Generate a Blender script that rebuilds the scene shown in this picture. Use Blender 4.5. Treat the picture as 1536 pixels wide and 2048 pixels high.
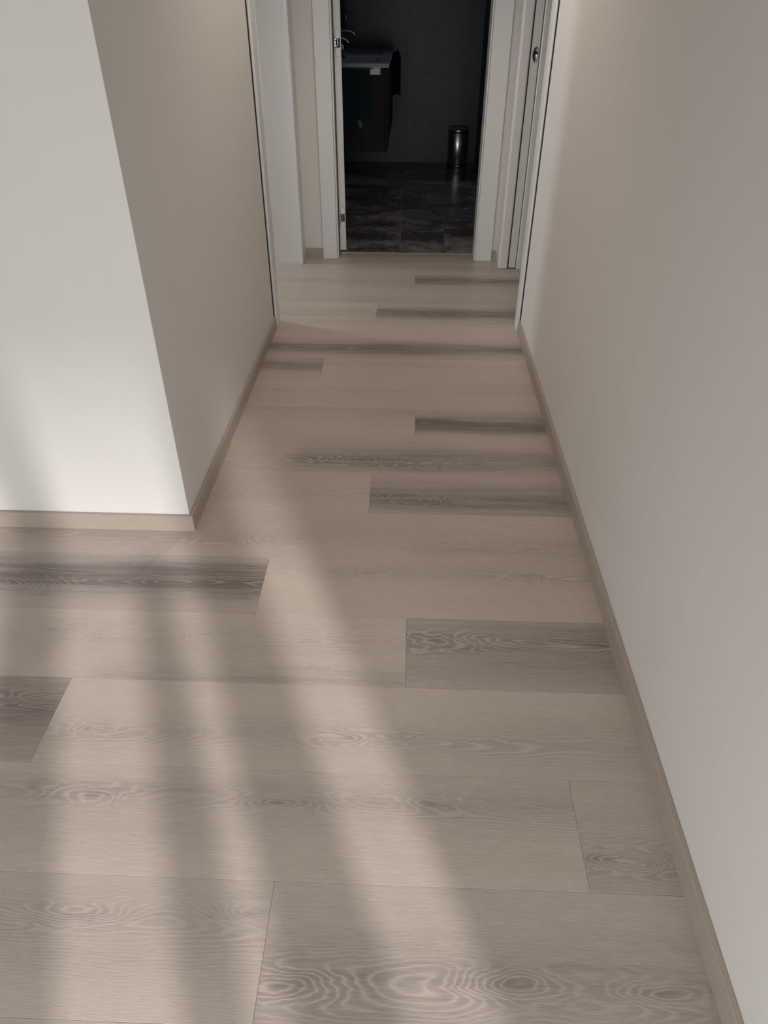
import bpy, bmesh, math, random
from mathutils import Vector, Matrix
random.seed(7)
S = bpy.context.scene
for o in list(bpy.data.objects): bpy.data.objects.remove(o)
C = S.collection

# ------------------------------------------------------------------ camera
cam = bpy.data.objects.new('camera', bpy.data.cameras.new('camera')); C.objects.link(cam)
cam.data.sensor_fit = 'HORIZONTAL'; cam.data.sensor_width = 36.0
cam.data.lens = 1419.8 / 1536 * 36.0
cam.data.clip_start = 0.02
_r = Vector((0.9994, 0.034373, 0.00423)); _u = Vector((-0.023838, 0.594135, 0.804012)); _f = Vector((-0.025123, 0.80363, -0.594598))
cam.matrix_world = Matrix(((_r.x, _u.x, -_f.x, 0), (_r.y, _u.y, -_f.y, 0), (_r.z, _u.z, -_f.z, 1.4), (0, 0, 0, 1)))
S.camera = cam
S.view_settings.view_transform = 'Standard'; S.view_settings.look = 'None'
S.view_settings.gamma = 1.0; S.view_settings.use_curve_mapping = False
S.view_settings.exposure = 0.12

# ------------------------------------------------------------------ light
SUN_AZ = (-0.40, 1.0); SUN_EL = 27.0
wd = bpy.data.worlds.new('sky'); S.world = wd; wd.use_nodes = True
bg = wd.node_tree.nodes['Background']; bg.inputs[0].default_value = (0.78, 0.88, 1.0, 1); bg.inputs[1].default_value = 1.0
def light(name, kind, loc, direction, energy, color=(1, 1, 1), size=None, **kw):
    l = bpy.data.lights.new(name, kind); l.energy = energy; l.color = color
    if kind == 'AREA': l.shape = 'RECTANGLE'; l.size, l.size_y = size
    for k, v in kw.items(): setattr(l, k, v)
    o = bpy.data.objects.new(name, l); C.objects.link(o); o.location = loc
    o.rotation_euler = Vector(direction).to_track_quat('-Z', 'Y').to_euler()
    return o
sd = Vector((SUN_AZ[0], SUN_AZ[1], -math.tan(math.radians(SUN_EL)) * math.hypot(*SUN_AZ)))
light('sun', 'SUN', (2, -6, 3), sd, 2.7, (1.0, 0.98, 0.98), angle=math.radians(1.8))
# daylight entering through the living room window and the left room window
light('window_daylight', 'AREA', (-0.9, -1.10, 0.50), (-0.04, 1, -0.38), 43, (0.93, 0.96, 1.0), (2.8, 0.8))
light('side_room_daylight', 'AREA', (-2.9, 4.75, 1.35), (1, -0.05, -0.1), 62, (0.87, 0.925, 1.0), (1.0, 1.5))
light('bathroom_fill', 'AREA', (1.9, 6.6, 1.9), (-1, 0.25, -0.3), 3.8, (0.6, 0.78, 1.0), (0.6, 0.6))  # added bluish fill that lifts the dark bathroom; no window there
light('corridor_downlight', 'SPOT', (-0.05, 3.2, 2.57), (0, 0, -1), 44, (1.0, 0.88, 0.74), spot_size=math.radians(120), spot_blend=0.8, shadow_soft_size=0.05)

# ------------------------------------------------------------------ node helpers
class NT:
    def __init__(s, name):
        s.m = bpy.data.materials.new(name); s.m.use_nodes = True; s.t = s.m.node_tree
        s.b = s.t.nodes['Principled BSDF']
    def n(s, typ, **kw):
        x = s.t.nodes.new(typ)
        for k, v in kw.items(): setattr(x, k, v)
        return x
    def L(s, a, b): s.t.links.new(a, b)
    def put(s, sock, v):
        if hasattr(v, 'is_output'): s.L(v, sock)
        else: sock.default_value = v
    def math(s, op, a, b=0.0, c=0.0, clamp=False):
        x = s.n('ShaderNodeMath', operation=op, use_clamp=clamp)
        s.put(x.inputs[0], a); s.put(x.inputs[1], b); s.put(x.inputs[2], c); return x.outputs[0]
    def comb(s, x, y, z=0.0):
        k = s.n('ShaderNodeCombineXYZ'); s.put(k.inputs[0], x); s.put(k.inputs[1], y); s.put(k.inputs[2], z); return k.outputs[0]
    def sep(s, v):
        k = s.n('ShaderNodeSeparateXYZ'); s.L(v, k.inputs[0]); return k.outputs
    def noise(s, v, scale=1.0, detail=2.0, rough=0.5, dist=0.0):
        k = s.n('ShaderNodeTexNoise'); s.L(v, k.inputs['Vector']); k.inputs['Scale'].default_value = scale
        k.inputs['Detail'].default_value = detail; k.inputs['Roughness'].default_value = rough; k.inputs['Distortion'].default_value = dist
        return k.outputs[0]
    def remap(s, v, a, b, c, d):
        k = s.n('ShaderNodeMapRange', interpolation_type='SMOOTHSTEP'); s.L(v, k.inputs[0])
        for i, q in enumerate((a, b, c, d)): s.put(k.inputs[i + 1], q)
        return k.outputs[0]
    def mix(s, f, a, b, mode='MIX'):
        k = s.n('ShaderNodeMix', data_type='RGBA', blend_type=mode); s.put(k.inputs[0], f)
        for i, v in ((6, a), (7, b)):
            if hasattr(v, 'is_output'): s.L(v, k.inputs[i])
            else: k.inputs[i].default_value = (*v, 1)
        return k.outputs[2]
    def attr(s, nm):
        k = s.n('ShaderNodeAttribute', attribute_name=nm); return k.outputs['Vector']
    def bump(s, h, strength, dist):
        k = s.n('ShaderNodeBump'); k.inputs['Strength'].default_value = strength; k.inputs['Distance'].default_value = dist
        s.L(h, k.inputs['Height']); s.L(k.outputs[0], s.b.inputs['Normal'])
    def base(s, c): s.put(s.b.inputs['Base Color'], c if hasattr(c, 'is_output') else (*c, 1))
    def rough(s, r): s.put(s.b.inputs['Roughness'], r)

def simple(name, col, rough=0.5, metal=0.0, var=0.0, vscale=6.0, bump=0.0, bscale=200.0, spec=0.5):
    t = NT(name); co = t.n('ShaderNodeTexCoord').outputs['Object']
    n = t.noise(co, vscale, 3)
    dk = tuple(c * (1 - var) for c in col); lt = tuple(min(1, c * (1 + var)) for c in col)
    t.base(t.mix(n, dk, lt)); t.rough(rough); t.b.inputs['Metallic'].default_value = metal
    t.b.inputs['Specular IOR Level'].default_value = spec
    if bump: t.bump(t.noise(co, bscale, 2), bump, 0.001)
    return t.m

M = {}
M['wall'] = simple('warm_wall_paint', (0.74, 0.708, 0.672), 0.6, var=0.015, bump=0.12, bscale=350)
M['ceiling'] = simple('ceiling_paint', (0.8, 0.78, 0.75), 0.8, var=0.01)
M['white'] = simple('white_lacquer', (0.78, 0.78, 0.765), 0.32, var=0.01)
M['white2'] = simple('white_hinge_cover', (0.84, 0.86, 0.93), 0.35)
M['gap'] = simple('dark_gap', (0.035, 0.032, 0.03), 0.8)  # near-black standing in for shade in gaps; also the underfloor
M['tap'] = simple('tap_chrome', (0.95, 0.95, 0.96), 0.22, 1.0)
M['chrome'] = simple('polished_chrome', (0.33, 0.34, 0.36), 0.3, 1.0)
M['steel'] = simple('brushed_steel', (0.92, 0.92, 0.94), 0.30, 1.0, var=0.05, vscale=40)
M['nickel'] = simple('satin_nickel', (0.36, 0.36, 0.35), 0.32, 1.0)
M['black'] = simple('black_plastic', (0.012, 0.012, 0.013), 0.35)
M['void'] = simple('recess_shade', (0.004, 0.004, 0.004), 0.9)  # flat black standing in for shade inside the pull and hinge recesses
M['cabinet'] = simple('charcoal_cabinet', (0.009, 0.009, 0.010), 0.7, var=0.15, vscale=8)
M['counter'] = simple('grey_solid_surface', (0.42, 0.41, 0.44), 0.45, var=0.06, vscale=20)
M['label'] = simple('white_plastic', (0.85, 0.85, 0.9), 0.4)
M['strip'] = simple('aluminium_strip', (0.5, 0.47, 0.43), 0.5, 0.2)
def cloth(name, col):
    t = NT(name); co = t.n('ShaderNodeTexCoord').outputs['Object']
    n = t.noise(co, 260, 2); t.base(t.mix(n, tuple(c * .7 for c in col), tuple(c * 1.25 for c in col))); t.rough(0.95)
    t.b.inputs['Sheen Weight'].default_value = 0.15
    t.bump(n, 0.6, 0.002); return t.m
M['teal'] = cloth('teal_terry', (0.010, 0.028, 0.034)); M['blacktowel'] = cloth('black_terry', (0.006, 0.006, 0.007)); M['tag'] = cloth('care_label', (0.14, 0.18, 0.18))

def wood(name, light=(0.530, 0.452, 0.382), dark=(0.175, 0.143, 0.128), trim=False):
    t = NT(name)
    uv = t.n('ShaderNodeUVMap').outputs[0]; x, y, _ = t.sep(uv)
    band = t.sep(t.attr('band')); bx = t.sep(t.attr('bx')); rg = t.sep(t.attr('ring'))
    seed = rg[2]
    m = t.math
    # slow warp across the board
    warp = m('SUBTRACT', t.noise(t.comb(m('MULTIPLY', x, 2.2), m('MULTIPLY', y, 5.0), seed), 1, 3, 0.55), 0.5)
    fine = m('SUBTRACT', t.noise(t.comb(m('MULTIPLY', x, 14.0), m('MULTIPLY', y, 40.0), m('ADD', seed, 3.3)), 1, 2), 0.5)
    yy = m('ADD', m('SUBTRACT', y, rg[0]), m('ADD', m('MULTIPLY', warp, 0.075), m('MULTIPLY', fine, 0.006)))
    dd = m('MULTIPLY', m('SUBTRACT', t.noise(t.comb(m('MULTIPLY', x, 1.7), 0.37, m('ADD', seed, 7.7)), 1, 1.5, 0.5), 0.3), rg[1])
    r = m('SQRT', m('ADD', m('MULTIPLY', yy, yy), m('MULTIPLY', dd, dd)))
    warp2 = m('SUBTRACT', t.noise(t.comb(m('MULTIPLY', x, 4.0), m('MULTIPLY', y, 22.0), m('ADD', seed, 4.4)), 1, 3), 0.5)
    warp3 = m('SUBTRACT', t.noise(t.comb(m('MULTIPLY', x, 13.0), m('MULTIPLY', y, 16.0), m('ADD', seed, 8.8)), 1, 3), 0.5)
    eye = None
    for k in ('k1', 'k2', 'k3'):
        kv = t.sep(t.attr(k)); s = m('MAXIMUM', kv[2], 0.001)
        dx = m('DIVIDE', m('ADD', m('SUBTRACT', x, kv[0]), m('MULTIPLY', warp2, 0.13)), m('MULTIPLY', s, 0.060)); dy = m('DIVIDE', m('ADD', m('SUBTRACT', y, kv[1]), m('MULTIPLY', warp3, 0.020)), m('MULTIPLY', s, 0.0125))
        q = m('ADD', m('MULTIPLY', dx, dx), m('MULTIPLY', dy, dy))
        q = m('ADD', q, m('MULTIPLY', fine, m('MULTIPLY', q, 0.6)))
        e = m('EXPONENT', m('MULTIPLY', q, -0.30))
        c = m('MULTIPLY', m('EXPONENT', m('MULTIPLY', q, -2.6)), m('MINIMUM', kv[2], 1.0))
        r = m('ADD', r, m('MULTIPLY', m('MULTIPLY', e, s), 0.036))
        near = e if k == 'k1' else m('MAXIMUM', near, e)
        eye = c if eye is None else m('MAXIMUM', eye, c)
    ph = m('ADD', m('MULTIPLY', r, 2 * math.pi * 175), m('MULTIPLY', fine, 3.2))
    si = m('MULTIPLY_ADD', m('SINE', ph), 0.5, 0.5)
    ring = m('POWER', si, 2.8)
    gate = t.remap(t.noise(t.comb(m('MULTIPLY', x, 1.3), m('MULTIPLY', y, 13.0), m('ADD', seed, 1.1)), 1, 2), 0.38, 0.66, 0.30, 1.0)
    zone = m('DIVIDE', yy, 0.050); zone = m('MULTIPLY_ADD', m('EXPONENT', m('MULTIPLY', m('MULTIPLY', zone, zone), -1.0)), 0.85, 0.15)
    gate = m('MINIMUM', m('ADD', m('MULTIPLY', gate, zone), m('MULTIPLY', near, 0.55)), 1.0)
    # dark heart band of the board
    bw = m('SUBTRACT', t.noise(t.comb(m('MULTIPLY', x, 1.6), m('MULTIPLY', y, 7.0), m('ADD', seed, 9.1)), 1, 3), 0.5)
    bd = m('DIVIDE', m('ADD', m('SUBTRACT', y, band[0]), m('MULTIPLY', bw, 0.10)), m('MAXIMUM', m('MULTIPLY', band[1], 1.3), 0.001))
    bg_ = m('MULTIPLY', m('EXPONENT', m('MULTIPLY', m('MULTIPLY', bd, bd), -1.0)), band[2])
    fx = m('MULTIPLY', t.remap(x, m('SUBTRACT', bx[0], 0.12), bx[0], 0.0, 1.0), t.remap(x, bx[1], m('ADD', bx[1], 0.12), 1.0, 0.0))
    streak = t.remap(t.noise(t.comb(m('MULTIPLY', x, 2.6), m('MULTIPLY', y, 46.0), m('ADD', seed, 6.0)), 1, 4, 0.6), 0.30, 0.70, 0.6, 1.25)
    bnd = m('MULTIPLY', m('MULTIPLY', bg_, fx), streak)
    cloud = m('SUBTRACT', t.noise(t.comb(m('MULTIPLY', x, 1.1), m('MULTIPLY', y, 9.0), m('ADD', seed, 5.0)), 1, 3), 0.5)
    tone = m('ADD', m('ADD', bx[2], bnd), m('MULTIPLY', cloud, 0.42))
    tone = m('ADD', tone, m('MULTIPLY', eye, 0.26))
    # limed grain: pale lines against darker early wood
    contrast = m('MULTIPLY', gate, m('MULTIPLY_ADD', bnd, 0.55, 0.33))
    tone = m('SUBTRACT', tone, m('MULTIPLY', m('SUBTRACT', ring, 0.36), contrast))
    fib = m('SUBTRACT', t.noise(t.comb(m('MULTIPLY', x, 40.0), m('MULTIPLY', y, 430.0), seed), 1, 2, 0.6), 0.5)
    fib2 = m('SUBTRACT', t.noise(t.comb(m('MULTIPLY', x, 16.0), m('MULTIPLY', y, 170.0), m('ADD', seed, 2.0)), 1, 2, 0.6), 0.5)
    tone = m('ADD', tone, m('ADD', m('MULTIPLY', fib, 0.52), m('MULTIPLY', fib2, 0.30)))
    tone = m('MAXIMUM', tone, -0.3)
    kx = m('MULTIPLY_ADD', tone, 1.0, 0.0)
    lc = tuple(light); dc = tuple(dark)
    hi = tuple(min(1, l * 1.22) for l in lc)
    col = t.mix(t.remap(kx, -0.3, 0.0, 0.0, 1.0), hi, lc)
    col = t.mix(m('MULTIPLY', kx, 1.0, clamp=True), col, dc)
    grey = t.noise(t.comb(m('MULTIPLY', x, 0.9), m('MULTIPLY', y, 4.0), m('ADD', seed, 12.0)), 1, 1)
    col = t.mix(m('MULTIPLY', grey, 0.35), col, t.mix(0.5, col, (0.36, 0.33, 0.33)))
    t.base(col)
    t.rough(m('ADD', m('MULTIPLY_ADD', fib, 0.12, 0.40), m('MULTIPLY', ring, -0.03)))
    t.b.inputs['Specular IOR Level'].default_value = 0.5
    t.bump(m('ADD', m('MULTIPLY', ring, m('MULTIPLY', gate, 0.5)), m('MULTIPLY', fib, 0.7)), 0.30, 0.0009)
    return t.m
M['wood'] = wood('limed_oak_laminate')
M['skirt'] = wood('oak_skirting', (0.43, 0.36, 0.295), (0.24, 0.19, 0.155))

def tile_mat(name, a, b, rough, sc, streak=1.0, lo=0.35, hi=0.75):
    t = NT(name); co = t.n('ShaderNodeTexCoord').outputs['Object']; x, y, z = t.sep(co)
    v = t.comb(t.math('MULTIPLY', x, 1.0), t.math('MULTIPLY', y, streak), z)
    oi = t.n('ShaderNodeObjectInfo').outputs['Random']
    vv = t.n('ShaderNodeVectorMath', operation='ADD'); t.L(v, vv.inputs[0]); t.L(t.comb(t.math('MULTIPLY', oi, 31.0), t.math('MULTIPLY', oi, 17.0), 0.0), vv.inputs[1])
    n = t.noise(vv.outputs[0], sc, 7, 0.62, 0.5); n2 = t.noise(vv.outputs[0], sc * 7, 4, 0.7)
    f = t.remap(t.math('ADD', n, t.math('MULTIPLY', t.math('SUBTRACT', n2, 0.5), 0.45)), lo, hi, 0.0, 1.0)
    t.base(t.mix(f, a, b)); t.rough(rough); t.bump(n2, 0.15, 0.001); return t.m
M['ftile'] = tile_mat('slate_floor_tile', (0.060, 0.056, 0.055), (0.40, 0.35, 0.33), 0.24, 2.4, 1.3, 0.36, 0.80)
M['wtile'] = tile_mat('anthracite_wall_tile', (0.034, 0.043, 0.056), (0.060, 0.074, 0.092), 0.42, 1.6, 1.0, 0.3, 0.8)
M['grout'] = simple('grey_grout', (0.22, 0.2, 0.19), 0.8)
M['wgrout'] = simple('dark_grout', (0.05, 0.06, 0.075), 0.8)

# ------------------------------------------------------------------ mesh helpers
def obj(name, bm, m, parent=None, smooth=False):
    me = bpy.data.meshes.new(name); bm.to_mesh(me); bm.free()
    for k in (m if isinstance(m, (list, tuple)) else [m]): me.materials.append(M[k] if isinstance(k, str) else k)
    if smooth:
        for p in me.polygons: p.use_smooth = True
    o = bpy.data.objects.new(name, me); C.objects.link(o)
    if parent: o.parent = parent
    return o
def box(bm, a, b, bev=0.0, seg=1):
    x0, y0, z0 = [min(p, q) for p, q in zip(a, b)]; x1, y1, z1 = [max(p, q) for p, q in zip(a, b)]
    vs = [bm.verts.new(p) for p in ((x0, y0, z0), (x1, y0, z0), (x1, y1, z0), (x0, y1, z0), (x0, y0, z1), (x1, y0, z1), (x1, y1, z1), (x0, y1, z1))]
    fs = [bm.faces.new([vs[i] for i in f]) for f in ((0, 3, 2, 1), (4, 5, 6, 7), (0, 1, 5, 4), (1, 2, 6, 5), (2, 3, 7, 6), (3, 0, 4, 7))]
    if bev:
        es = list({e for f in fs for e in f.edges})
        bmesh.ops.bevel(bm, geom=es, offset=bev, segments=seg, affect='EDGES', profile=0.5)
    return bm
def B(a, b, bev=0.0, seg=1): return box(bmesh.new(), a, b, bev, seg)
def prism(pts, z0, z1):   # plan polygon (x,y), counter-clockwise
    bm = bmesh.new(); lo = [bm.verts.new((x, y, z0)) for x, y in pts]; hi = [bm.verts.new((x, y, z1)) for x, y in pts]
    n = len(pts); bm.faces.new(lo[::-1]); bm.faces.new(hi)
    for i in range(n): bm.faces.new((lo[i], lo[(i + 1) % n], hi[(i + 1) % n], hi[i]))
    bmesh.ops.recalc_face_normals(bm, faces=bm.faces); return bm
def lathe(profile, cx, cy, seg=40, cap=True):
    bm = bmesh.new(); rings = []
    for r, z in profile: rings.append([bm.verts.new((cx + r * math.cos(2 * math.pi * i / seg), cy + r * math.sin(2 * math.pi * i / seg), z)) for i in range(seg)])
    for a, b in zip(rings, rings[1:]):
        for i in range(seg): bm.faces.new((a[i], a[(i + 1) % seg], b[(i + 1) % seg], b[i]))
    if cap: bm.faces.new(rings[0][::-1]); bm.faces.new(rings[-1])
    bmesh.ops.recalc_face_normals(bm, faces=bm.faces); return bm
def tube(path, rad, seg=12):
    bm = bmesh.new(); P = [Vector(p) for p in path]; rings = []; up = Vector((0.01, 1, 0.02)).normalized()
    for i, p in enumerate(P):
        d = (P[min(i + 1, len(P) - 1)] - P[max(i - 1, 0)]).normalized(); a = d.cross(up).normalized(); b = d.cross(a)
        rr = rad[i] if isinstance(rad, (list, tuple)) else rad
        rings.append([bm.verts.new(p + (a * math.cos(t) + b * math.sin(t)) * rr) for t in [2 * math.pi * k / seg for k in range(seg)]])
    for a, b in zip(rings, rings[1:]):
        for i in range(seg): bm.faces.new((a[i], a[(i + 1) % seg], b[(i + 1) % seg], b[i]))
    bm.faces.new(rings[0][::-1]); bm.faces.new(rings[-1]); bmesh.ops.recalc_face_normals(bm, faces=bm.faces); return bm
def empty(name, loc=(0, 0, 0)):
    o = bpy.data.objects.new(name, None); C.objects.link(o); o.location = loc; o.empty_display_size = 0.1; return o
def tag(o, label=None, cat=None, group=None, kind=None):
    if label: o['label'] = label
    if cat: o['category'] = cat
    if group: o['group'] = group
    if kind: o['kind'] = kind
    return o
def struct(name, bm, m, label=None, parent=None):
    o = obj(name, bm, m, parent); tag(o, label, None, None, 'structure'); return o
def sroot(name, label, loc=(0, 0, 0)): o = empty(name, loc); return tag(o, label, None, None, 'structure')
def part(name, bm, m, root, smooth=False):   # geometry given in world coordinates, parented to a root that may sit elsewhere
    bmesh.ops.translate(bm, verts=bm.verts, vec=-root.location); return obj(name, bm, m, root, smooth)

# ------------------------------------------------------------------ key dimensions (metres)
XL, XR = -0.671, 0.572          # corridor wall faces
YN = 1.777                      # wall face left of the corridor mouth
YE = 4.633                      # end wall face
CZ = 2.6
ROW, Y0 = 0.2421, 0.6763        # plank rows
LD0, LD1 = 3.54, 4.49           # left doorway clear opening
RD0, RD1 = 3.54, 4.447
BX0, BX1 = -0.441, 0.417        # bathroom opening
YW = -1.2                       # living room window wall

# ------------------------------------------------------------------ floor of planks
floor = struct('floor', B((-3.6, YW - 0.1, -0.06), (2.9, 4.745, -0.0095)), 'gap', 'limed oak laminate plank floor running through the corridor')
KN = (0.0, 0.0, 0.0)
def plank(x0, x1, k, ring=(0.0, 0.16), seed=0.0, band=(0, .05, 0), bx=(-9, 9, 0.10), knots=(), y1=None):
    g = 0.00025; ya, yb = Y0 + k * ROW + g, Y0 + (k + 1) * ROW - g
    if y1: yb = y1
    cy = Y0 + (k + 0.5) * ROW
    bm = bmesh.new(); xa, xb = x0 + g, x1 - g; c = 0.0003
    lo = [bm.verts.new(p) for p in ((xa, ya, -0.009), (xb, ya, -0.009), (xb, yb, -0.009), (xa, yb, -0.009))]
    md = [bm.verts.new(p) for p in ((xa, ya, -c), (xb, ya, -c), (xb, yb, -c), (xa, yb, -c))]
    hi = [bm.verts.new(p) for p in ((xa + c, ya + c, 0), (xb - c, ya + c, 0), (xb - c, yb - c, 0), (xa + c, yb - c, 0))]
    bm.faces.new(hi); bm.faces.new(lo[::-1])
    for A, Bq in ((lo, md), (md, hi)):
        for i in range(4): bm.faces.new((A[i], A[(i + 1) % 4], Bq[(i + 1) % 4], Bq[i]))
    uvl = bm.loops.layers.uv.new('UVMap')
    for f in bm.faces:
        for l in f.loops: l[uvl].uv = (l.vert.co.x, l.vert.co.y - cy)
    o = obj('plank', bm, 'wood', floor)
    setattrs(o, ring, seed, band, bx, knots); return o
def setattrs(o, ring, seed, band, bx, knots):
    me = o.data; n = len(me.vertices); ks = list(knots) + [KN] * 3
    for nm, v in (('ring', (ring[0], ring[1], seed)), ('band', band), ('bx', bx), ('k1', ks[0]), ('k2', ks[1]), ('k3', ks[2])):
        a = me.attributes.new(nm, 'FLOAT_VECTOR', 'POINT'); a.data.foreach_set('vector', list(v) * n)
# rows in view: joint positions and the figure of each board as the photograph shows them
rows = {
 -1: [(-2.28, -0.23, dict(ring=(0.03, .10), band=(0.045, .05, .16), bx=(-9, 9, .06), knots=[(-.599, .047, .9), (-.267, .059, .6)])),
      (-0.23, 1.82, dict(ring=(-.045, .2), band=(-0.045, .07, .26), bx=(-9, 9, .12), knots=[(-.19, -.057, 1.1), (.20, -.043, 1.1), (.47, -.048, .8)]))],
 0: [(-1.67, 0.38, dict(ring=(0.05, .10), band=(0.05, .035, .22), bx=(-9, 9, .04), knots=[(-.658, .052, 1.0), (-.24, .044, .8), (.101, .053, .8)])),
     (0.38, 2.43, dict(ring=(-.05, .16), band=(-.055, .05, .22), bx=(-9, 9, .16), knots=[(.42, -.051, .9), (.52, -.058, .7)]))],
 1: [(-2.87, -0.82, dict(ring=(0.03, .12), band=(0.02, .09, .5), bx=(-9, 9, .22), knots=[(-1.0, .05, 1.0)])),
     (-0.82, 1.23, dict(ring=(-.03, .14), band=(-.03, .04, .10), bx=(-9, 9, .04), knots=[(-.119, -.030, .8), (-.003, -.026, .5), (-.70, -.03, .6)]))],
 2: [(-2.03, 0.02, dict(ring=(.035, .16), band=(-.11, .035, .35), bx=(-.7, .0, .04), knots=[(-.923, .043, .7), (-.50, .04, .6)])),
     (0.02, 2.07, dict(ring=(.035, .10), band=(.02, .09, .42), bx=(-9, 9, .18), knots=[(.10, .042, 1.3)]))],
 3: [(-2.45, -0.40, dict(ring=(0.0, .16), band=(0.018, .060, .85), bx=(-9, 9, .10), knots=[(-1.17, -.011, 1.2)])),
     (-0.40, 1.65, dict(ring=(.06, .10), band=(.06, .03, .16), bx=(-.2, 9, .04), knots=[(-.09, .064, .6), (.35, .05, .5)]))],
 4: [(-1.45, 0.60, dict(ring=(-.03, .14), band=(-.06, .04, .20), bx=(.1, 9, .08), knots=[(.42, -.048, .6), (-.55, -.04, .6)])),],
 5: [(-2.16, -0.11, dict(ring=(0.0, .16), band=(0, .05, .05), bx=(-9, 9, .02))),
     (-0.11, 1.94, dict(ring=(-.04, .10), band=(-.035, .065, .68), bx=(-9, 9, .10), knots=[(.044, -.043, 1.1)]))],
 6: [(-0.95, 1.10, dict(ring=(-.05, .10), band=(-.040, .065, .60), bx=(-.35, 9, .12), knots=[(-.158, -.040, 1.2), (.113, -.073, .7)]))],
 7: [(-2.01, 0.044, dict(ring=(.06, .12), band=(.10, .03, .2), bx=(-9, 9, .05))),
     (0.044, 2.09, dict(ring=(0.0, .10), band=(-.005, .055, .95), bx=(-9, 9, .06)))],
 8: [(-1.30, 0.75, dict(ring=(.03, .14), band=(.035, .02, .14), bx=(-9, 9, .03)))],
 9: [(-2.43, -0.38, dict(ring=(.03, .12), band=(.035, .045, .70), bx=(-9, 9, .10))),
     (-0.38, 1.67, dict(ring=(.05, .12), band=(.06, .03, .12), bx=(-9, 9, .0)))],
 10: [(-1.15, 0.90, dict(ring=(-.01, .10), band=(0.0, .055, .78), bx=(-9, 9, .10)))],
 11: [(-0.85, 1.20, dict(ring=(.05, .12), band=(.09, .03, .15), bx=(-9, 9, .02)))],
 12: [(-2.21, -0.16, dict(ring=(.0, .12), band=(-.05, .04, .15), bx=(-9, 9, .03))),
      (-0.16, 1.89, dict(ring=(-.03, .12), band=(-.015, .055, .75), bx=(-9, 9, .06)))],
 13: [(-1.10, 0.95, dict(ring=(.0, .12), band=(-.08, .03, .14), bx=(-9, 9, .04)))],
 14: [(-2.0, 0.045, dict(ring=(0, .12), band=(0, .04, .12), bx=(-9, 9, .06))),
      (0.045, 2.09, dict(ring=(.03, .12), band=(.03, .06, .75), bx=(-9, 9, .08)))],
 15: [(-1.35, 0.70, dict(ring=(0, .12), band=(.02, .03, .14), bx=(-9, 9, .08)))],
 16: [(-0.90, 1.15, dict(ring=(0, .12), band=(.06, .05, .3), bx=(-9, 9, .12), y1=4.743))],
}
FX0, FX1, PL = -3.5, 2.8, 2.05
for k in range(-12, 17):
    spec = rows.get(k) or [(lambda s: (s, s + PL, {}))(-1.9 + random.random() * 1.6)]
    spec = [list(s) for s in spec]
    while spec[0][0] > FX0: spec.insert(0, [spec[0][0] - PL, spec[0][0], {}])
    while spec[-1][1] < FX1: spec.append([spec[-1][1], spec[-1][1] + PL, {}])
    for a, b, d in spec:
        a, b = max(a, FX0), min(b, FX1)
        if b - a < 0.02: continue
        d = dict(d); d.setdefault('bx', (-9, 9, random.uniform(.02, .2))); d.setdefault('band', (random.uniform(-.06, .06), .05, random.choice((.1, .1, .5))))
        if k == 16: d['y1'] = 4.743
        plank(a, b, k, seed=round(random.uniform(0, 90), 2), **d)

trim = struct('trim_1', B((BX0, 4.738, -0.008), (BX1, 4.752, 0.0012), 0.0008), 'strip', 'thin metal strip where the plank floor meets the bathroom tiles')

# ------------------------------------------------------------------ walls
def wall(name, a, b, label, m='wall'): return struct(name, B(a, b), m, label)
# left block: front face at YN, corridor face at XL
wall('wall_left', (-3.4, YN, 0), (XL, YN + 0.12, CZ), 'off-white plaster wall at left, facing the camera')
wall('wall_left_corridor', (XL - 0.12, YN + 0.12, 0), (XL, LD0 - 0.02, CZ), 'left corridor wall between the corner and the first doorway')
wall('wall_left_end', (XL - 0.12, LD1 + 0.02, 0), (XL, YE, CZ), 'short left wall piece past the doorway')
wall('wall_left_header', (XL - 0.12, LD0 - 0.02, 2.12), (XL, LD1 + 0.02, CZ), 'wall above the left doorway')
wall('wall_right', (XR, -0.3, 0), (XR + 0.14, RD0 - 0.02, CZ), 'long off-white plaster wall along the right of the corridor')
wall('wall_right_end', (XR, RD1 + 0.10, 0), (XR + 0.14, YE, CZ), 'short right wall piece beside the bathroom frame')
wall('wall_right_header', (XR, RD0 - 0.02, 2.12), (XR + 0.14, RD1 + 0.10, CZ), 'wall above the right pocket door')
wall('wall_end', (-3.4, YE, 0), (BX0 - 0.02, YE + 0.10, CZ), 'end wall left of the bathroom door')
wall('wall_end_right', (BX1 + 0.02, YE, 0), (2.7, YE + 0.10, CZ), 'end wall right of the bathroom door')
wall('wall_end_header', (BX0 - 0.02, YE, 2.12), (BX1 + 0.02, YE + 0.10, CZ), 'wall above the bathroom door')
wall('wall_side_room', (-3.5, YN + .12, 0), (-3.4, YE, CZ), 'outer wall of the room left of the corridor')
wall('wall_right_room', (2.7, YW, 0), (2.8, YE + .1, CZ), 'outer wall of the rooms right of the corridor')
wall('wall_living_left', (-3.5, YW, 0), (-3.4, YN + .12, CZ), 'left wall of the living room behind the camera')
wall('wall_living_right', (XR + .14, -0.3, 0), (2.7, -0.18, CZ), 'living room wall beside the corridor mouth')
struct('ceiling', B((-3.5, YW - .1, CZ), (2.8, 7.9, CZ + .1)), 'ceiling', 'plain white ceiling')
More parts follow.
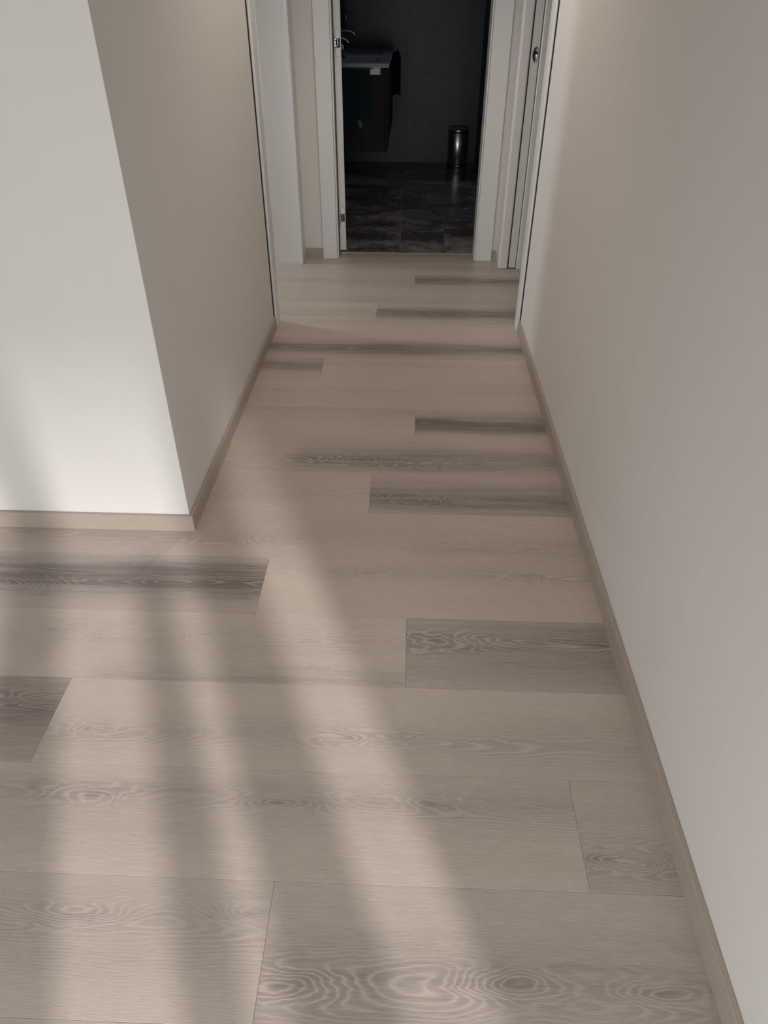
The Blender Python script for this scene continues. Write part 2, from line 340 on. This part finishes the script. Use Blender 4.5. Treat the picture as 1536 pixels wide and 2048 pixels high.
# living room window wall: openings between the posts let the sun in
wr = sroot('wall_back', 'living room window wall behind the camera')
part('wall_panel', B((-3.4, YW - .1, 0), (-0.40, YW, CZ)), 'wall', wr)
part('wall_panel', B((0.893, YW - .1, 0), (2.7, YW, CZ)), 'wall', wr)
part('wall_panel', B((-.40, YW - .1, 2.5), (0.893, YW, CZ)), 'wall', wr)
wn = sroot('window_1', 'tall glazed garden door with white posts behind the camera')
for a, b, h in ((-.40, -.28, 2.5), (-.04, 0.103, 2.5), (0.34, 0.435, 1.55), (0.525, 0.695, 2.5)): part('post', B((a, YW - .09, 0.0), (b, YW - .02, h), 0.004), 'white', wn)  # low post cut short, unseen, so sun spreads evenly over the left wall
part('sill', B((-.40, YW - .1, 0), (0.893, YW - .0, 0.05), 0.003), 'white', wn)
for i in range(30): part('sun_fade_slat', B((-.40, YW - .055, 2.49 - i * .031), (0.893, YW - .045, 2.49 - i * .031 - .003 - .026 * (29 - i) / 29)), 'white', wn)  # unseen graded slats, added to fade out the top of the sunlight

# ------------------------------------------------------------------ skirting
def skirt(name, label, pts_out, pts_in, h=0.058, along='y', seed=3.0):
    poly = pts_out + pts_in[::-1]; bm = prism(poly, 0.0, h)
    es = [e for e in bm.edges if all(v.co.z > h - 1e-5 for v in e.verts)]
    bmesh.ops.bevel(bm, geom=es, offset=0.0012, segments=1, affect='EDGES')
    uvl = bm.loops.layers.uv.new('UVMap')
    for f in bm.faces:
        for l in f.loops:
            c = l.vert.co; l[uvl].uv = ((c.y, c.z + c.x) if along == 'y' else (c.x, c.z + c.y))
    o = struct(name, bm, 'skirt', label); setattrs(o, (0.9, .3), seed, (0, .1, 0), (-9, 9, .12), ()); return o
T = 0.013
skirt('baseboard_front', 'short oak skirting under the camera-facing left wall', [(-3.4, YN - T), (XL + T, YN - T)], [(-3.4, YN), (XL, YN)], along='x', seed=4)
skirt('baseboard_left', 'oak skirting along the left corridor wall', [(XL + T, YN - T), (XL + T, LD0 - .09)], [(XL, YN), (XL, LD0 - .09)], seed=8)
skirt('baseboard_right', 'long oak skirting along the right corridor wall', [(XR, -.3), (XR, RD0 - .09)], [(XR - T, -.3), (XR - T, RD0 - .09)], seed=15)
skirt('baseboard_end', 'oak skirting on the end wall left of the bathroom frame', [(XL + T, YE - T), (-.541, YE - T)], [(XL + T, YE), (-.541, YE)], along='x', seed=21)
skirt('baseboard_end_right', 'oak skirting on the end wall right of the bathroom frame', [(.529, YE - T), (XR - T, YE - T)], [(.529, YE), (XR - T, YE)], along='x', seed=23)

# ------------------------------------------------------------------ left doorway
H = 2.10
d1 = sroot('door_1', 'open left doorway with white lacquered frame')
part('casing', B((XL, LD0 - .09, 0), (XL + .016, LD0 + .004, H + .09), .003, 2), 'white', d1)
part('shadow_gap', B((XL - .001, LD0 - .0935, 0.06), (XL + .006, LD0 - .090, H + .09)), 'gap', d1)  # dark strip standing in for the shadow gap between casing and wall
part('casing', B((XL, LD1 - .004, 0), (XL + .016, YE - .002, H + .09), .003, 2), 'white', d1)
part('head_casing', B((XL, LD0 - .09, H), (XL + .016, YE - .002, H + .09), .003, 2), 'white', d1)
part('jamb', B((XL - .155, LD0 - .02, 0), (XL, LD0, H), .001), 'white', d1)
part('jamb', B((XL - .155, LD1, 0), (XL, LD1 + .02, H), .001), 'white', d1)
part('head_jamb', B((XL - .155, LD0, H), (XL, LD1, H + .02), .001), 'white', d1)

# ------------------------------------------------------------------ right pocket door
d3 = sroot('door_3', 'white sliding pocket door standing open in the right wall')
part('casing', B((XR - .015, RD0 - .09, 0), (XR, RD0 + .004, H + .09), .003, 2), 'white', d3)
part('shadow_gap', B((XR - .006, RD0 - .0935, 0.06), (XR + .001, RD0 - .090, H + .09)), 'gap', d3)  # shade of the gap at the casing edge, drawn as a dark strip
part('jamb', B((XR, RD0 - .02, 0), (XR + .14, RD0, H), .001), 'white', d3)
part('casing', B((XR - .012, RD1, 0), (XR + .043, RD1 + .10, H + .09), .009, 4), 'white', d3)
part('shadow_gap', B((XR + .043, RD1 + .02, 0), (XR + .050, RD1 + .10, H)), 'gap', d3)  # dark filler for the shaded gap beside the sliding leaf
leaf = part('door_leaf', B((XR + .050, RD1 + .008, .006), (XR + .092, RD1 + .09, H), .003, 2), 'white', d3)
part('jamb', B((XR + .096, RD1 - .004, 0), (XR + .155, RD1 + .10, H), .006, 3), 'white', d3)
part('head_casing', B((XR - .015, RD0 - .09, H), (XR, RD1 + .10, H + .09), .003, 2), 'white', d3)
# oval edge pull: rim, dished plate, black half-disc for the recess shade
pcx, pcz, pry = XR + .0735, 1.118, RD1 + .008
def oval(bm, rx, rz, y, n=36): return [bm.verts.new((pcx + rx * math.cos(2 * math.pi * i / n), y, pcz + rz * math.sin(2 * math.pi * i / n))) for i in range(n)]
def oval_shell(rs, cap=True):
    bm = bmesh.new(); L = [oval(bm, *r) for r in rs]; n = 36
    for a, b in zip(L, L[1:]):
        for i in range(n): bm.faces.new((a[i], a[(i + 1) % n], b[(i + 1) % n], b[i]))
    if cap: bm.faces.new(L[-1])
    bmesh.ops.recalc_face_normals(bm, faces=bm.faces); return bm
pl = part('edge_pull', oval_shell([(.0175, .036, pry), (.0175, .036, pry - .0022), (.0155, .034, pry - .0030), (.0140, .0320, pry - .0014), (.013, .031, pry - .0006)]), 'nickel', leaf, True)
bm = bmesh.new(); n = 20
vs = [bm.verts.new((pcx + .0125 * math.cos(math.pi * i / n), pry - .0022, pcz + .001 + .013 * math.sin(math.pi * i / n))) for i in range(n + 1)]
f = bm.faces.new(vs); ex = bmesh.ops.extrude_face_region(bm, geom=[f]); bmesh.ops.translate(bm, verts=[v for v in ex['geom'] if isinstance(v, bmesh.types.BMVert)], vec=(0, .0016, 0))
bmesh.ops.recalc_face_normals(bm, faces=bm.faces)
o = part('slot_shade', bm, 'void', pl)
part('screw', B((pcx - .002, pry - .0026, pcz - .026), (pcx + .002, pry - .0005, pcz - .022), .0008, 2), 'black', pl)

# ------------------------------------------------------------------ bathroom door
d2 = sroot('door_2', 'white bathroom door frame with the leaf swung inwards')
def frame_side(x_out, x_in, sgn):
    part('casing', B((x_out, YE - .027, 0), (x_in - sgn * .010, YE, H + .09), .002, 2), 'white', d2)
    part('bead', B((x_in - sgn * .009, YE - .022, 0), (x_in, YE, H), .002, 2), 'white', d2)
    part('jamb', B((x_in, YE - .004, 0), (x_in - sgn * .022, YE + .118, H), .001), 'white', d2)
frame_side(-.540, BX0, 1); frame_side(.528, BX1, -1)
part('shadow_gap', B((BX0 - .002, YE + .03, 0), (BX0 + .004, YE + .045, H), .001), 'gap', d2)  # dark strip in place of the shade between jamb and leaf
part('head_casing', B((-.540, YE - .027, H), (.528, YE, H + .09), .002), 'white', d2)
# leaf opened about 97 degrees into the bathroom
lx, ly = BX0 + .0, YE + .122
leafe = part('door_leaf', B((0, 0, .010), (.041, .82, H - .004), .0015), 'white', d2)
leafe.location = (lx - .004, ly, 0); leafe.rotation_euler = (0, 0, math.radians(7))
def capsule(bm, cx, cz, hw, z0, z1, y0, y1, n=14):
    pts = [(cx + hw * math.cos(a), z1 - hw + hw * math.sin(a)) for a in [math.pi * i / n for i in range(n + 1)]] + \
          [(cx + hw * math.cos(a), z0 + hw + hw * math.sin(a)) for a in [math.pi + math.pi * i / n for i in range(n + 1)]]
    A = [bm.verts.new((x, y0, z)) for x, z in pts]; Bv = [bm.verts.new((x, y1, z)) for x, z in pts]
    bm.faces.new(A); bm.faces.new(Bv[::-1])
    for i in range(len(pts)): bm.faces.new((A[i], Bv[i], Bv[(i + 1) % len(pts)], A[(i + 1) % len(pts)]))
    bmesh.ops.recalc_face_normals(bm, faces=bm.faces)
def child(name, bm, m, p): o = obj(name, bm, m, p); return o
for zc in (1.148, .213):
    bm = bmesh.new(); capsule(bm, .022, 0, .0135, zc - .065, zc + .065, -.0020, .002); child('hinge_shadow_line', bm, 'gap', leafe).name = 'hinge_shadow_rim'  # dark outline painted as the shadow line around the hinge cover
    bm = bmesh.new(); capsule(bm, .022, 0, .0127, zc - .0642, zc + .0642, -.0032, .002); child('hinge_cover', bm, 'white2', leafe)
    bm = bmesh.new(); box(bm, (.009, -.0040, zc - .023), (.034, .001, zc + .023)); child('hinge_pocket_shade', bm, 'void', leafe)  # black block as the shade of the hinge pocket
    bm = bmesh.new()
    for z0, z1 in ((.011, .020), (-.020, -.011)): box(bm, (.000, -.016, zc + z0), (.017, -.004, zc + z1), .003, 2)
    box(bm, (-.003, -.012, zc - .010), (.013, -.004, zc + .010), .001); box(bm, (.020, -.0075, zc - .017), (.026, -.004, zc + .017), .001)
    box(bm, (.010, -.006, zc + .020), (.030, -.003, zc + .0225)); child('hinge', bm, 'chrome', leafe)

# ------------------------------------------------------------------ bathroom shell
YB, XBL, XBR = 7.75, -0.75, 0.636
fb = struct('floor_bathroom', B((-1.2, 4.745, -.06), (2.7, YB + .1, -.0012)), 'grout', 'dark slate-look tiled bathroom floor')
def tile(root, a, b, m, bev=.0012): return part('tile', B(a, b, bev), m, root)
ty0 = 4.754; ry = [ty0, 5.372, 5.972, 6.572, 7.172, 7.772]
for i in range(5):
    y0, y1 = ry[i] + .0015, min(ry[i + 1], YB) - .0015
    xs = [-1.2, -.66, -.06, .54, 1.14, 1.74, 2.34, 2.7]
    if i == 0: xs = [-1.2, -.66, -.055, .25, .85, 1.45, 2.05, 2.7]
    for x0, x1 in zip(xs, xs[1:]): tile(fb, (x0 + .0015, y0, -.0074), (x1 - .0015, y1, 0.0), 'ftile')
wb = struct('wall_bathroom_back', B((-1.2, YB + .0005, 0), (2.7, YB + .10, CZ)), 'wgrout', 'dark tiled back wall of the bathroom')
for j, (z0, z1) in enumerate(((0, .74), (.74, 1.34), (1.34, 1.94), (1.94, CZ))):
    for x0, x1 in ((-1.2, -.05), (-.05, XBR)): part('tile', B((x0 + .001, YB, z0 + .0003), (x1 - .0004, YB + .009, z1 - .0003), .0003), 'wtile', wb)
wbr = struct('wall_bathroom_right', B((XBR + .009, 6.9, 0), (XBR + .1, YB, CZ)), 'wgrout', 'dark partition wall at right behind the bin')
for z0, z1 in ((0, .74), (.74, 1.34), (1.34, 1.94), (1.94, CZ)): part('tile', B((XBR, 6.9, z0 + .001), (XBR + .009, YB - .001, z1 - .001), .001), 'wtile', wbr)
struct('wall_bathroom_left', B((XBL - .1, YE + .10, 0), (XBL, YB, CZ)), 'wtile', 'dark left wall of the bathroom behind the vanity')
struct('wall_bathroom_far_right', B((2.6, YE + .10, 0), (2.7, YB, CZ)), 'wtile', 'far right wall of the bathroom')
struct('wall_bathroom_front', B((BX1 + .03, YE + .101, 0), (2.6, YE + .112, CZ)), 'wtile', 'tiled inner face beside the bathroom door')

# ------------------------------------------------------------------ vanity
v = empty('vanity_cabinet', (-.46, 6.09, .37)); tag(v, 'charcoal wall-hung double vanity cabinet behind the bathroom door', 'cabinet')
XBL = -0.748
VX, VY0, VY1, VZ0, VZ1 = -.180, 6.09, 7.70, .370, .925
part('body', B((XBL, VY0, VZ0), (VX - .022, VY1, VZ1), .002), 'cabinet', v)
for a, b in ((VY0 + .002, 6.89), (6.894, VY1)):
    for z0, z1 in ((VZ0, .645), (.649, VZ1 - .004)): part('drawer', B((VX - .020, a, z0), (VX - .001, b, z1), .0015), 'cabinet', v)
# countertop with two recessed basins
bm = bmesh.new(); xs = [XBL, -.62, -.25, VX + .006]; ys = [VY0 - .004, 6.22, 6.76, 6.98, 7.54, VY1 + .03]; zt = VZ1 + .027
G = [[bm.verts.new((x, y, zt)) for y in ys] for x in xs]
for i in range(3):
    for j in range(5):
        if i == 1 and j in (1, 3):
            x0, x1, y0, y1 = xs[1], xs[2], ys[j], ys[j + 1]
            c = [G[1][j], G[2][j], G[2][j + 1], G[1][j + 1]]
            d = [bm.verts.new(p) for p in ((x0 + .02, y0 + .03, zt - .02), (x1 - .02, y0 + .03, zt - .02), (x1 - .05, y1 - .10, zt - .02), (x0 + .02, y1 - .10, zt - .02))]
            for q in range(4): bm.faces.new((c[q], c[(q + 1) % 4], d[(q + 1) % 4], d[q]))
            bm.faces.new(d)
        else: bm.faces.new((G[i][j], G[i + 1][j], G[i + 1][j + 1], G[i][j + 1]))
zb = VZ1 + .001
ring_t = [G[0][j] for j in range(6)] + [G[i][5] for i in (1, 2)] + [G[3][j] for j in range(5, -1, -1)] + [G[i][0] for i in (2, 1)]
ring_b = [bm.verts.new((w.co.x, w.co.y, zb)) for w in ring_t]
for i in range(len(ring_t)): bm.faces.new((ring_t[i], ring_t[(i + 1) % len(ring_t)], ring_b[(i + 1) % len(ring_t)], ring_b[i]))
bm.faces.new(ring_b); bmesh.ops.recalc_face_normals(bm, faces=bm.faces)
part('countertop', bm, 'counter', v)

def faucet(y, xt, z, label):
    f = empty('faucet', (XBL, y, z)); tag(f, label, 'faucet', 'curved chrome taps over the vanity')
    xb = XBL
    part('wall_plate', B((xb, y - .03, z - .03), (xb + .008, y + .03, z + .03), .003, 2), 'chrome', f)
    P = [(xb, y, z)] + [(xt - .075 + .075 * math.sin(a), y, z - .045 * (1 - math.cos(a))) for a in [math.pi / 2 * i / 8 * .85 for i in range(9)]]
    part('spout', tube(P, .0065), 'tap', f, True)
    return f
faucet(6.5, -.492, 1.088, 'thin curved chrome tap nearest the bathroom door')
faucet(7.2, -.486, 1.103, 'thin curved chrome tap farther back over the vanity')
k = empty('soap_pump', (-.525, 6.52, VZ1 + .027)); tag(k, 'small chrome-capped pump standing below the nearer tap', 'dispenser')
part('bottle', lathe([(.020, zt + .0003), (.021, zt + .004), (.021, zt + .05), (.012, zt + .056), (.012, zt + .06)], -.545, 6.5, 20), 'black', k, True)
part('pump_head', lathe([(.012, zt + .06), (.0125, zt + .074), (.009, zt + .09), (.005, zt + .092)], -.545, 6.5, 20), 'label', k, True)

hd = empty('wall_dispenser', (-.64, 6.95, 1.2)); tag(hd, 'dark wall-hung holder above the taps at the door edge', 'holder')
part('arm', tube([(XBL, 6.95, 1.30), (-.60, 6.95, 1.30), (-.555, 6.95, 1.30)], .008), 'nickel', hd, True)
part('holder_body', lathe([(.012, 1.135), (.030, 1.14), (.032, 1.17), (.020, 1.176), (.020, 1.20), (.026, 1.205), (.027, 1.315), (.020, 1.325), (.018, 1.40), (.010, 1.405)], -.565, 6.95, 24), 'cabinet', hd, True)
part('clip', B((-.548, 6.925, 1.19), (-.538, 6.945, 1.22), .003, 2), 'nickel', hd)

# ------------------------------------------------------------------ towels
def drape(x0, x1, y, z0, z1, amp, waves, th, skew=0.0, nx=28, nz=10):
    bm = bmesh.new(); F = []
    for side in (0, 1):
        g = []
        for j in range(nz + 1):
            t = j / nz; row_ = []
            for i in range(nx + 1):
                s = i / nx; a = amp * (0.35 + .65 * t)
                yy = y - a * (0.5 + 0.5 * math.sin(s * waves * 2 * math.pi + t * .8)) + (th if side else 0)
                row_.append(bm.verts.new((x0 + (x1 - x0) * s + skew * t * (s - .5), yy, z1 + (z0 - z1) * t - .004 * math.sin(s * 7))))
            g.append(row_)
        F.append(g)
    for sd_, g in enumerate(F):
        for j in range(nz):
            for i in range(nx):
                q = (g[j][i], g[j][i + 1], g[j + 1][i + 1], g[j + 1][i]); bm.faces.new(q if not sd_ else q[::-1])
    A, Bq = F
    per = [(0, i) for i in range(nx + 1)] + [(j, nx) for j in range(1, nz + 1)] + [(nz, i) for i in range(nx - 1, -1, -1)] + [(j, 0) for j in range(nz - 1, 0, -1)]
    for (a, b), (c, d) in zip(per, per[1:] + per[:1]): bm.faces.new((A[a][b], A[c][d], Bq[c][d], Bq[a][b]))
    bmesh.ops.recalc_face_normals(bm, faces=bm.faces); return bm
tw = empty('hand_towel', (-.42, 6.07, .53)); tag(tw, 'dark teal towel hanging on the side of the vanity', 'towel')
part('towel_front', drape(-.56, -.405, 6.062, .527, .918, .010, 2.2, .005), 'teal', tw, True)
part('towel_back', drape(-.56, -.292, 6.080, .608, .918, .008, 3.0, .005), 'teal', tw, True)
bm = B((-.014, -.0015, -.024), (.014, .0015, .024), .0006); bmesh.ops.rotate(bm, verts=bm.verts, matrix=Matrix.Rotation(math.radians(-28), 3, 'Y')); bmesh.ops.translate(bm, verts=bm.verts, vec=(-.386, 6.055, .567))
part('care_label', bm, 'tag', tw)
bm = B((-.56, 6.064, .918), (-.285, 6.082, .926), .003, 2); part('rail', bm, 'black', tw)
hk = empty('wall_hook', (-.271, 6.088, .905)); tag(hk, 'small white rectangular hook plate on the vanity side', 'hook')
part('plate', B((-.309, 6.078, .882), (-.234, 6.0895, .930), .002, 2), 'label', hk)
part('lip', B((-.307, 6.070, .921), (-.240, 6.079, .925), .001), 'label', hk)

bt = empty('bath_towel', (-.15, 7.73, .6)); tag(bt, 'black towel hanging on the back wall beside the vanity', 'towel')
bm = drape(-.215, -.108, 7.728, .582, .925, .014, 1.0, .016, skew=.0, nx=16, nz=12)
for vtx in bm.verts:
    tt = (vtx.co.z - .86) / .065
    if tt > 0: vtx.co.x = -.142 + (vtx.co.x + .142) * (1 - .35 * tt * tt)
part('cloth', bm, 'blacktowel', bt, True)
part('hook', tube([(-.142, 7.749, .93), (-.142, 7.70, .93), (-.142, 7.69, .945)], .005), 'black', bt, True)

so = empty('socket_plate', (-.076, 7.75, .6)); tag(so, 'dark double switch plate on the back bathroom wall', 'switch')
part('frame', B((-.108, 7.742, .525), (-.044, 7.7498, .672), .002, 2), M.setdefault('plate', simple('graphite_plate', (.045, .045, .055), .4)), so)
for z in (.563, .634): part('rocker', B((-.100, 7.739, z - .028), (-.052, 7.7425, z + .028), .002, 2), 'plate', so)

# ------------------------------------------------------------------ pedal bin
bx_, by_, br = .453, 7.62, .093
pb = empty('pedal_bin', (bx_, by_, 0)); tag(pb, 'brushed steel pedal bin standing in the bathroom corner', 'bin')
part('base_ring', lathe([(br - .004, .0005), (br + .001, .003), (br + .001, .014), (br - .002, .018)], bx_, by_, 56), 'black', pb, True)
part('body', lathe([(br - .003, .018), (br, .020), (br, .290), (br - .002, .292)], bx_, by_, 64), 'steel', pb, True)
part('rim', lathe([(br - .003, .2925), (br - .001, .2925), (br - .001, .298), (br - .004, .298)], bx_, by_, 56), 'black', pb, True)
part('lid', lathe([(br - .002, .2985), (br + .002, .300), (br + .002, .316), (br - .004, .321), (br - .03, .327), (.01, .330)], bx_, by_, 56), 'steel', pb, True)
bm = B((bx_ - .022, by_ - br - .032, .006), (bx_ + .022, by_ - br + .004, .014), .003, 2); part('pedal', bm, 'steel', pb)
